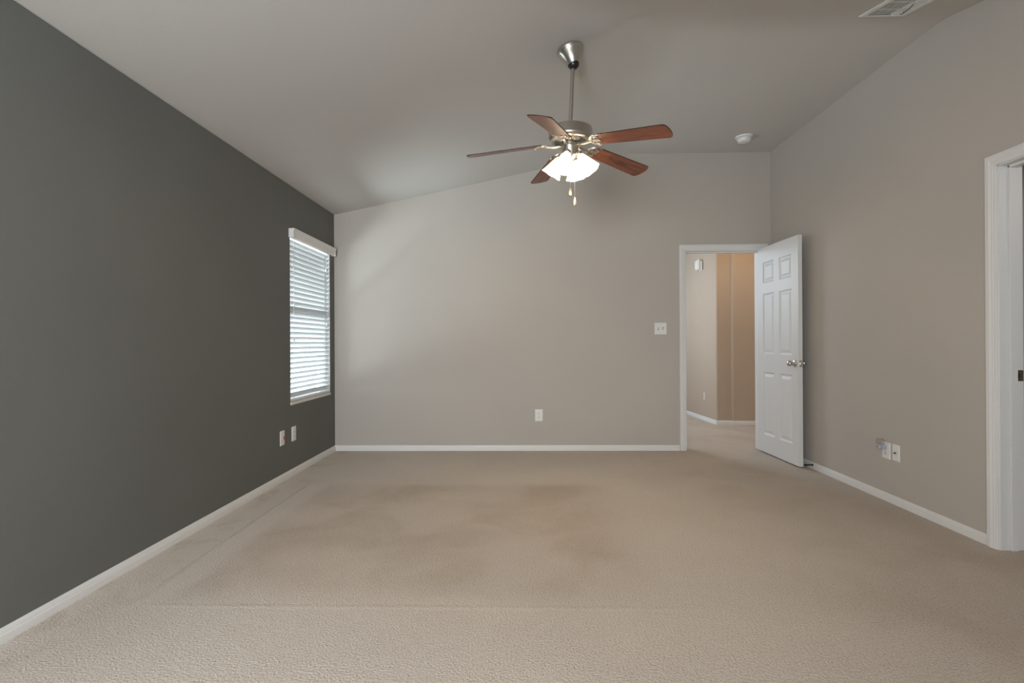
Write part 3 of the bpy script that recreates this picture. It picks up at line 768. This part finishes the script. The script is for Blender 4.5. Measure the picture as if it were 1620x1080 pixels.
# blades, each with its scrolled bracket
BZB = zl(2.3320); DROOP = math.atan(.1212)
def blade_outline():
    r0, r1, w0, w1 = .178, .640, .104, .134
    pts = []
    cr1, cr0 = .026, .014
    def corner(cx, cy, rad, a0, a1, n_=6):
        for k in range(n_+1):
            a = a0+(a1-a0)*k/n_; pts.append((cx+rad*math.cos(a), cy+rad*math.sin(a)))
    corner(r0+cr0, -w0/2+cr0, cr0, PI, 1.5*PI)
    corner(r1-cr1-.006, -w1/2+cr1, cr1, -PI/2, -.12)
    for k in range(1, 6):
        t = -1+2*k/6; pts.append((r1-.0035*t*t, t*(w1/2-cr1)))
    corner(r1-cr1-.006, w1/2-cr1, cr1, .12, PI/2)
    corner(r0+cr0, w0/2-cr0, cr0, PI/2, PI)
    return pts
bm = bmesh.new(); prism(bm, blade_outline(), -.003, .003)
bm.faces.ensure_lookup_table()
for f in bm.faces: f.material_index = 0 if len(f.verts) > 4 else 1
blade0 = link('blade', bm, [WOOD, EDGE], fan)
# bracket: arm out of the hub, then an open crescent of scrolls under the blade root
bm = bmesh.new()
def flat(bm_, pts, hw, z0, z1):
    P = [Vector((x, y, 0)) for x, y in pts]; n_ = len(P); L_, R2 = [], []
    for i, p in enumerate(P):
        d = (P[min(i+1, n_-1)]-P[max(i-1, 0)]).normalized(); nrm = Vector((-d.y, d.x, 0))
        w2 = hw[i] if isinstance(hw, list) else hw
        L_.append(p+nrm*w2); R2.append(p-nrm*w2)
    rows_ = []
    for i in range(n_):
        rows_.append([bm_.verts.new((L_[i].x, L_[i].y, z0)), bm_.verts.new((R2[i].x, R2[i].y, z0)), bm_.verts.new((R2[i].x*.5+L_[i].x*.5+(R2[i].x-L_[i].x)*.28, R2[i].y*.5+L_[i].y*.5+(R2[i].y-L_[i].y)*.28, z1)), bm_.verts.new((L_[i].x*.5+R2[i].x*.5-(R2[i].x-L_[i].x)*.28, L_[i].y*.5+R2[i].y*.5-(R2[i].y-L_[i].y)*.28, z1))])
    for i in range(n_-1):
        for k in range(4): bm_.faces.new([rows_[i][k], rows_[i][(k+1) % 4], rows_[i+1][(k+1) % 4], rows_[i+1][k]])
    bm_.faces.new(rows_[0]); bm_.faces.new(rows_[-1])
tube(bm, [(.055, 0, -.014), (.080, 0, -.016), (.100, 0, -.017), (.120, 0, -.014), (.140, 0, -.009), (.156, 0, -.007)], [.010, .011, .009, .008, .009, .007], 12)
zt_, zb_ = -.0035, -.0090
cres = []
for k in range(21):
    a = math.radians(112) + math.radians(136)*k/20
    cres.append((.208+.062*math.cos(a)*1.0, .060*math.sin(a)))
flat(bm, cres, [.003+.0055*math.sin(PI*k/20) for k in range(21)], zt_, zb_)
for s in (1, -1):
    arc = []
    for k in range(15):
        a = math.radians(205) - math.radians(215)*k/14
        arc.append((.184+.024*math.cos(a), s*(.024+.017*math.sin(a))))
    flat(bm, arc, [.0035-.0012*k/14 for k in range(15)], zt_, zb_)
    flat(bm, [(.185, s*.058), (.197, s*.054), (.209, s*.057), (.220, s*.051)], [.005, .0045, .004, .002], zt_, zb_)
    flat(bm, [(.156, 0), (.172, s*.008), (.190, s*.008), (.208, s*.014)], [.007, .006, .0045, .003], zt_, zb_)
for q in ((.208, 0), (.189, .034), (.189, -.034)):
    lathe(bm, [(.0060, zt_), (.0062, zb_-.001), (.003, zb_-.003)], 12, mat=Matrix.Translation((q[0], q[1], 0)))
flat(bm, [(.152, 0), (.176, 0), (.212, 0)], [.010, .006, .005], zt_, zb_)
br0 = link('blade_bracket', bm, NICKEL, blade0, smooth=True, auto=40)
T0 = -.6589
for k in range(5):
    if k == 0: b_ = blade0
    else:
        b_ = blade0.copy(); COL.objects.link(b_); b_.parent = fan
        q = br0.copy(); COL.objects.link(q); q.parent = b_
    b_.matrix_local = ML @ Matrix.Translation((0, 0, BZB)) @ Matrix.Rotation(T0+k*2*PI/5, 4, 'Z') @ Matrix.Rotation(DROOP, 4, 'Y') @ Matrix.Rotation(math.radians(-12.5), 4, 'X')
# light kit: four tulip shades
def shade_mesh():
    bm = bmesh.new()
    prof_ = [(.0165, 0), (.0185, -.006), (.021, -.014), (.0275, -.028), (.0345, -.046), (.0400, -.066), (.0450, -.082), (.0510, -.096), (.0550, -.108), (.0600, -.118), (.0640, -.124)]
    def wv(r_, z_, a, i):
        k = max(0, (i-5)/5); f = math.cos(6*a)
        return r_*(1+.008*k*f), z_ - .0015*k*f
    lathe(bm, prof_, 48, wave=wv)
    return bm
shm = shade_mesh()
bmesh.ops.solidify(shm, geom=shm.faces[:], thickness=.0025)
shade0 = link('glass_shade', shm, SHADE, fan, smooth=True)
bm = bmesh.new(); bmesh.ops.create_uvsphere(bm, u_segments=16, v_segments=10, radius=.022); bmesh.ops.translate(bm, verts=bm.verts, vec=(0, 0, -.070))
lathe(bm, [(.010, -.02), (.012, -.055)], 12)
bulb0 = link('bulb', bm, BULB, shade0, smooth=True)
bm = bmesh.new(); lathe(bm, [(.012, .014), (.021, .012), (.0235, .004), (.0235, -.006), (.021, -.010), (.0175, -.012)], 24)
cup0 = link('shade_holder', bm, NICKEL, shade0, smooth=True, auto=40)
bm = bmesh.new(); tube(bm, [(.020, 0, zl(2.246)), (.036, 0, zl(2.258)), (.048, 0, zl(2.266)), (.055, 0, zl(2.258))], .0075, 12)
arm0 = link('shade_arm', bm, NICKEL, fan, smooth=True, auto=40)
for k, az in enumerate((-113, -23, 67, 157)):
    if k: 
        s_o = shade0.copy(); COL.objects.link(s_o); s_o.parent = fan
        for c in (bulb0, cup0):
            q = c.copy(); COL.objects.link(q); q.parent = s_o
        ar = arm0.copy(); COL.objects.link(ar); ar.parent = fan
    else: s_o, ar = shade0, arm0
    Rz = Matrix.Rotation(math.radians(az), 4, 'Z')
    s_o.matrix_local = ML @ Rz @ Matrix.Translation((.058, 0, zl(2.252))) @ Matrix.Rotation(math.radians(-33), 4, 'Y')
    ar.matrix_local = ML @ Rz
    bpy.context.view_layer.update()
    p = s_o.matrix_world @ Vector((0, 0, -.098))
    point('fan_bulb_light', p, FAN_W, (1.0, .73, .44), .012)
# pull chains
for (dx, dy, z0_, z1_) in ((.000, .006, 2.21, 2.050), (.026, .000, 2.225, 1.992)):
    bm = bmesh.new()
    tube(bm, [(dx, dy, Z(z0_)), (dx, dy, Z(z1_))], .0014, 8)
    nb = int((z0_-z1_)/.0045)
    ch = link('pull_chain', bm, CHAIN, fan, smooth=True)
    bm = bmesh.new(); lathe(bm, [(.001, .006), (.0035, .003), (.0060, -.008), (.0080, -.022), (.0080, -.036), (.0062, -.043), (.001, -.044)], 20, mat=Matrix.Translation((dx, dy, Z(z1_))))
    fb = link('chain_fob', bm, FOB, ch, smooth=True)
    bm = bmesh.new(); lathe(bm, [(.0062, -.0425), (.0055, -.048), (.001, -.049)], 16, mat=Matrix.Translation((dx, dy, Z(z1_)))); link('fob_tip', bm, NICKEL_D, ch, smooth=True)
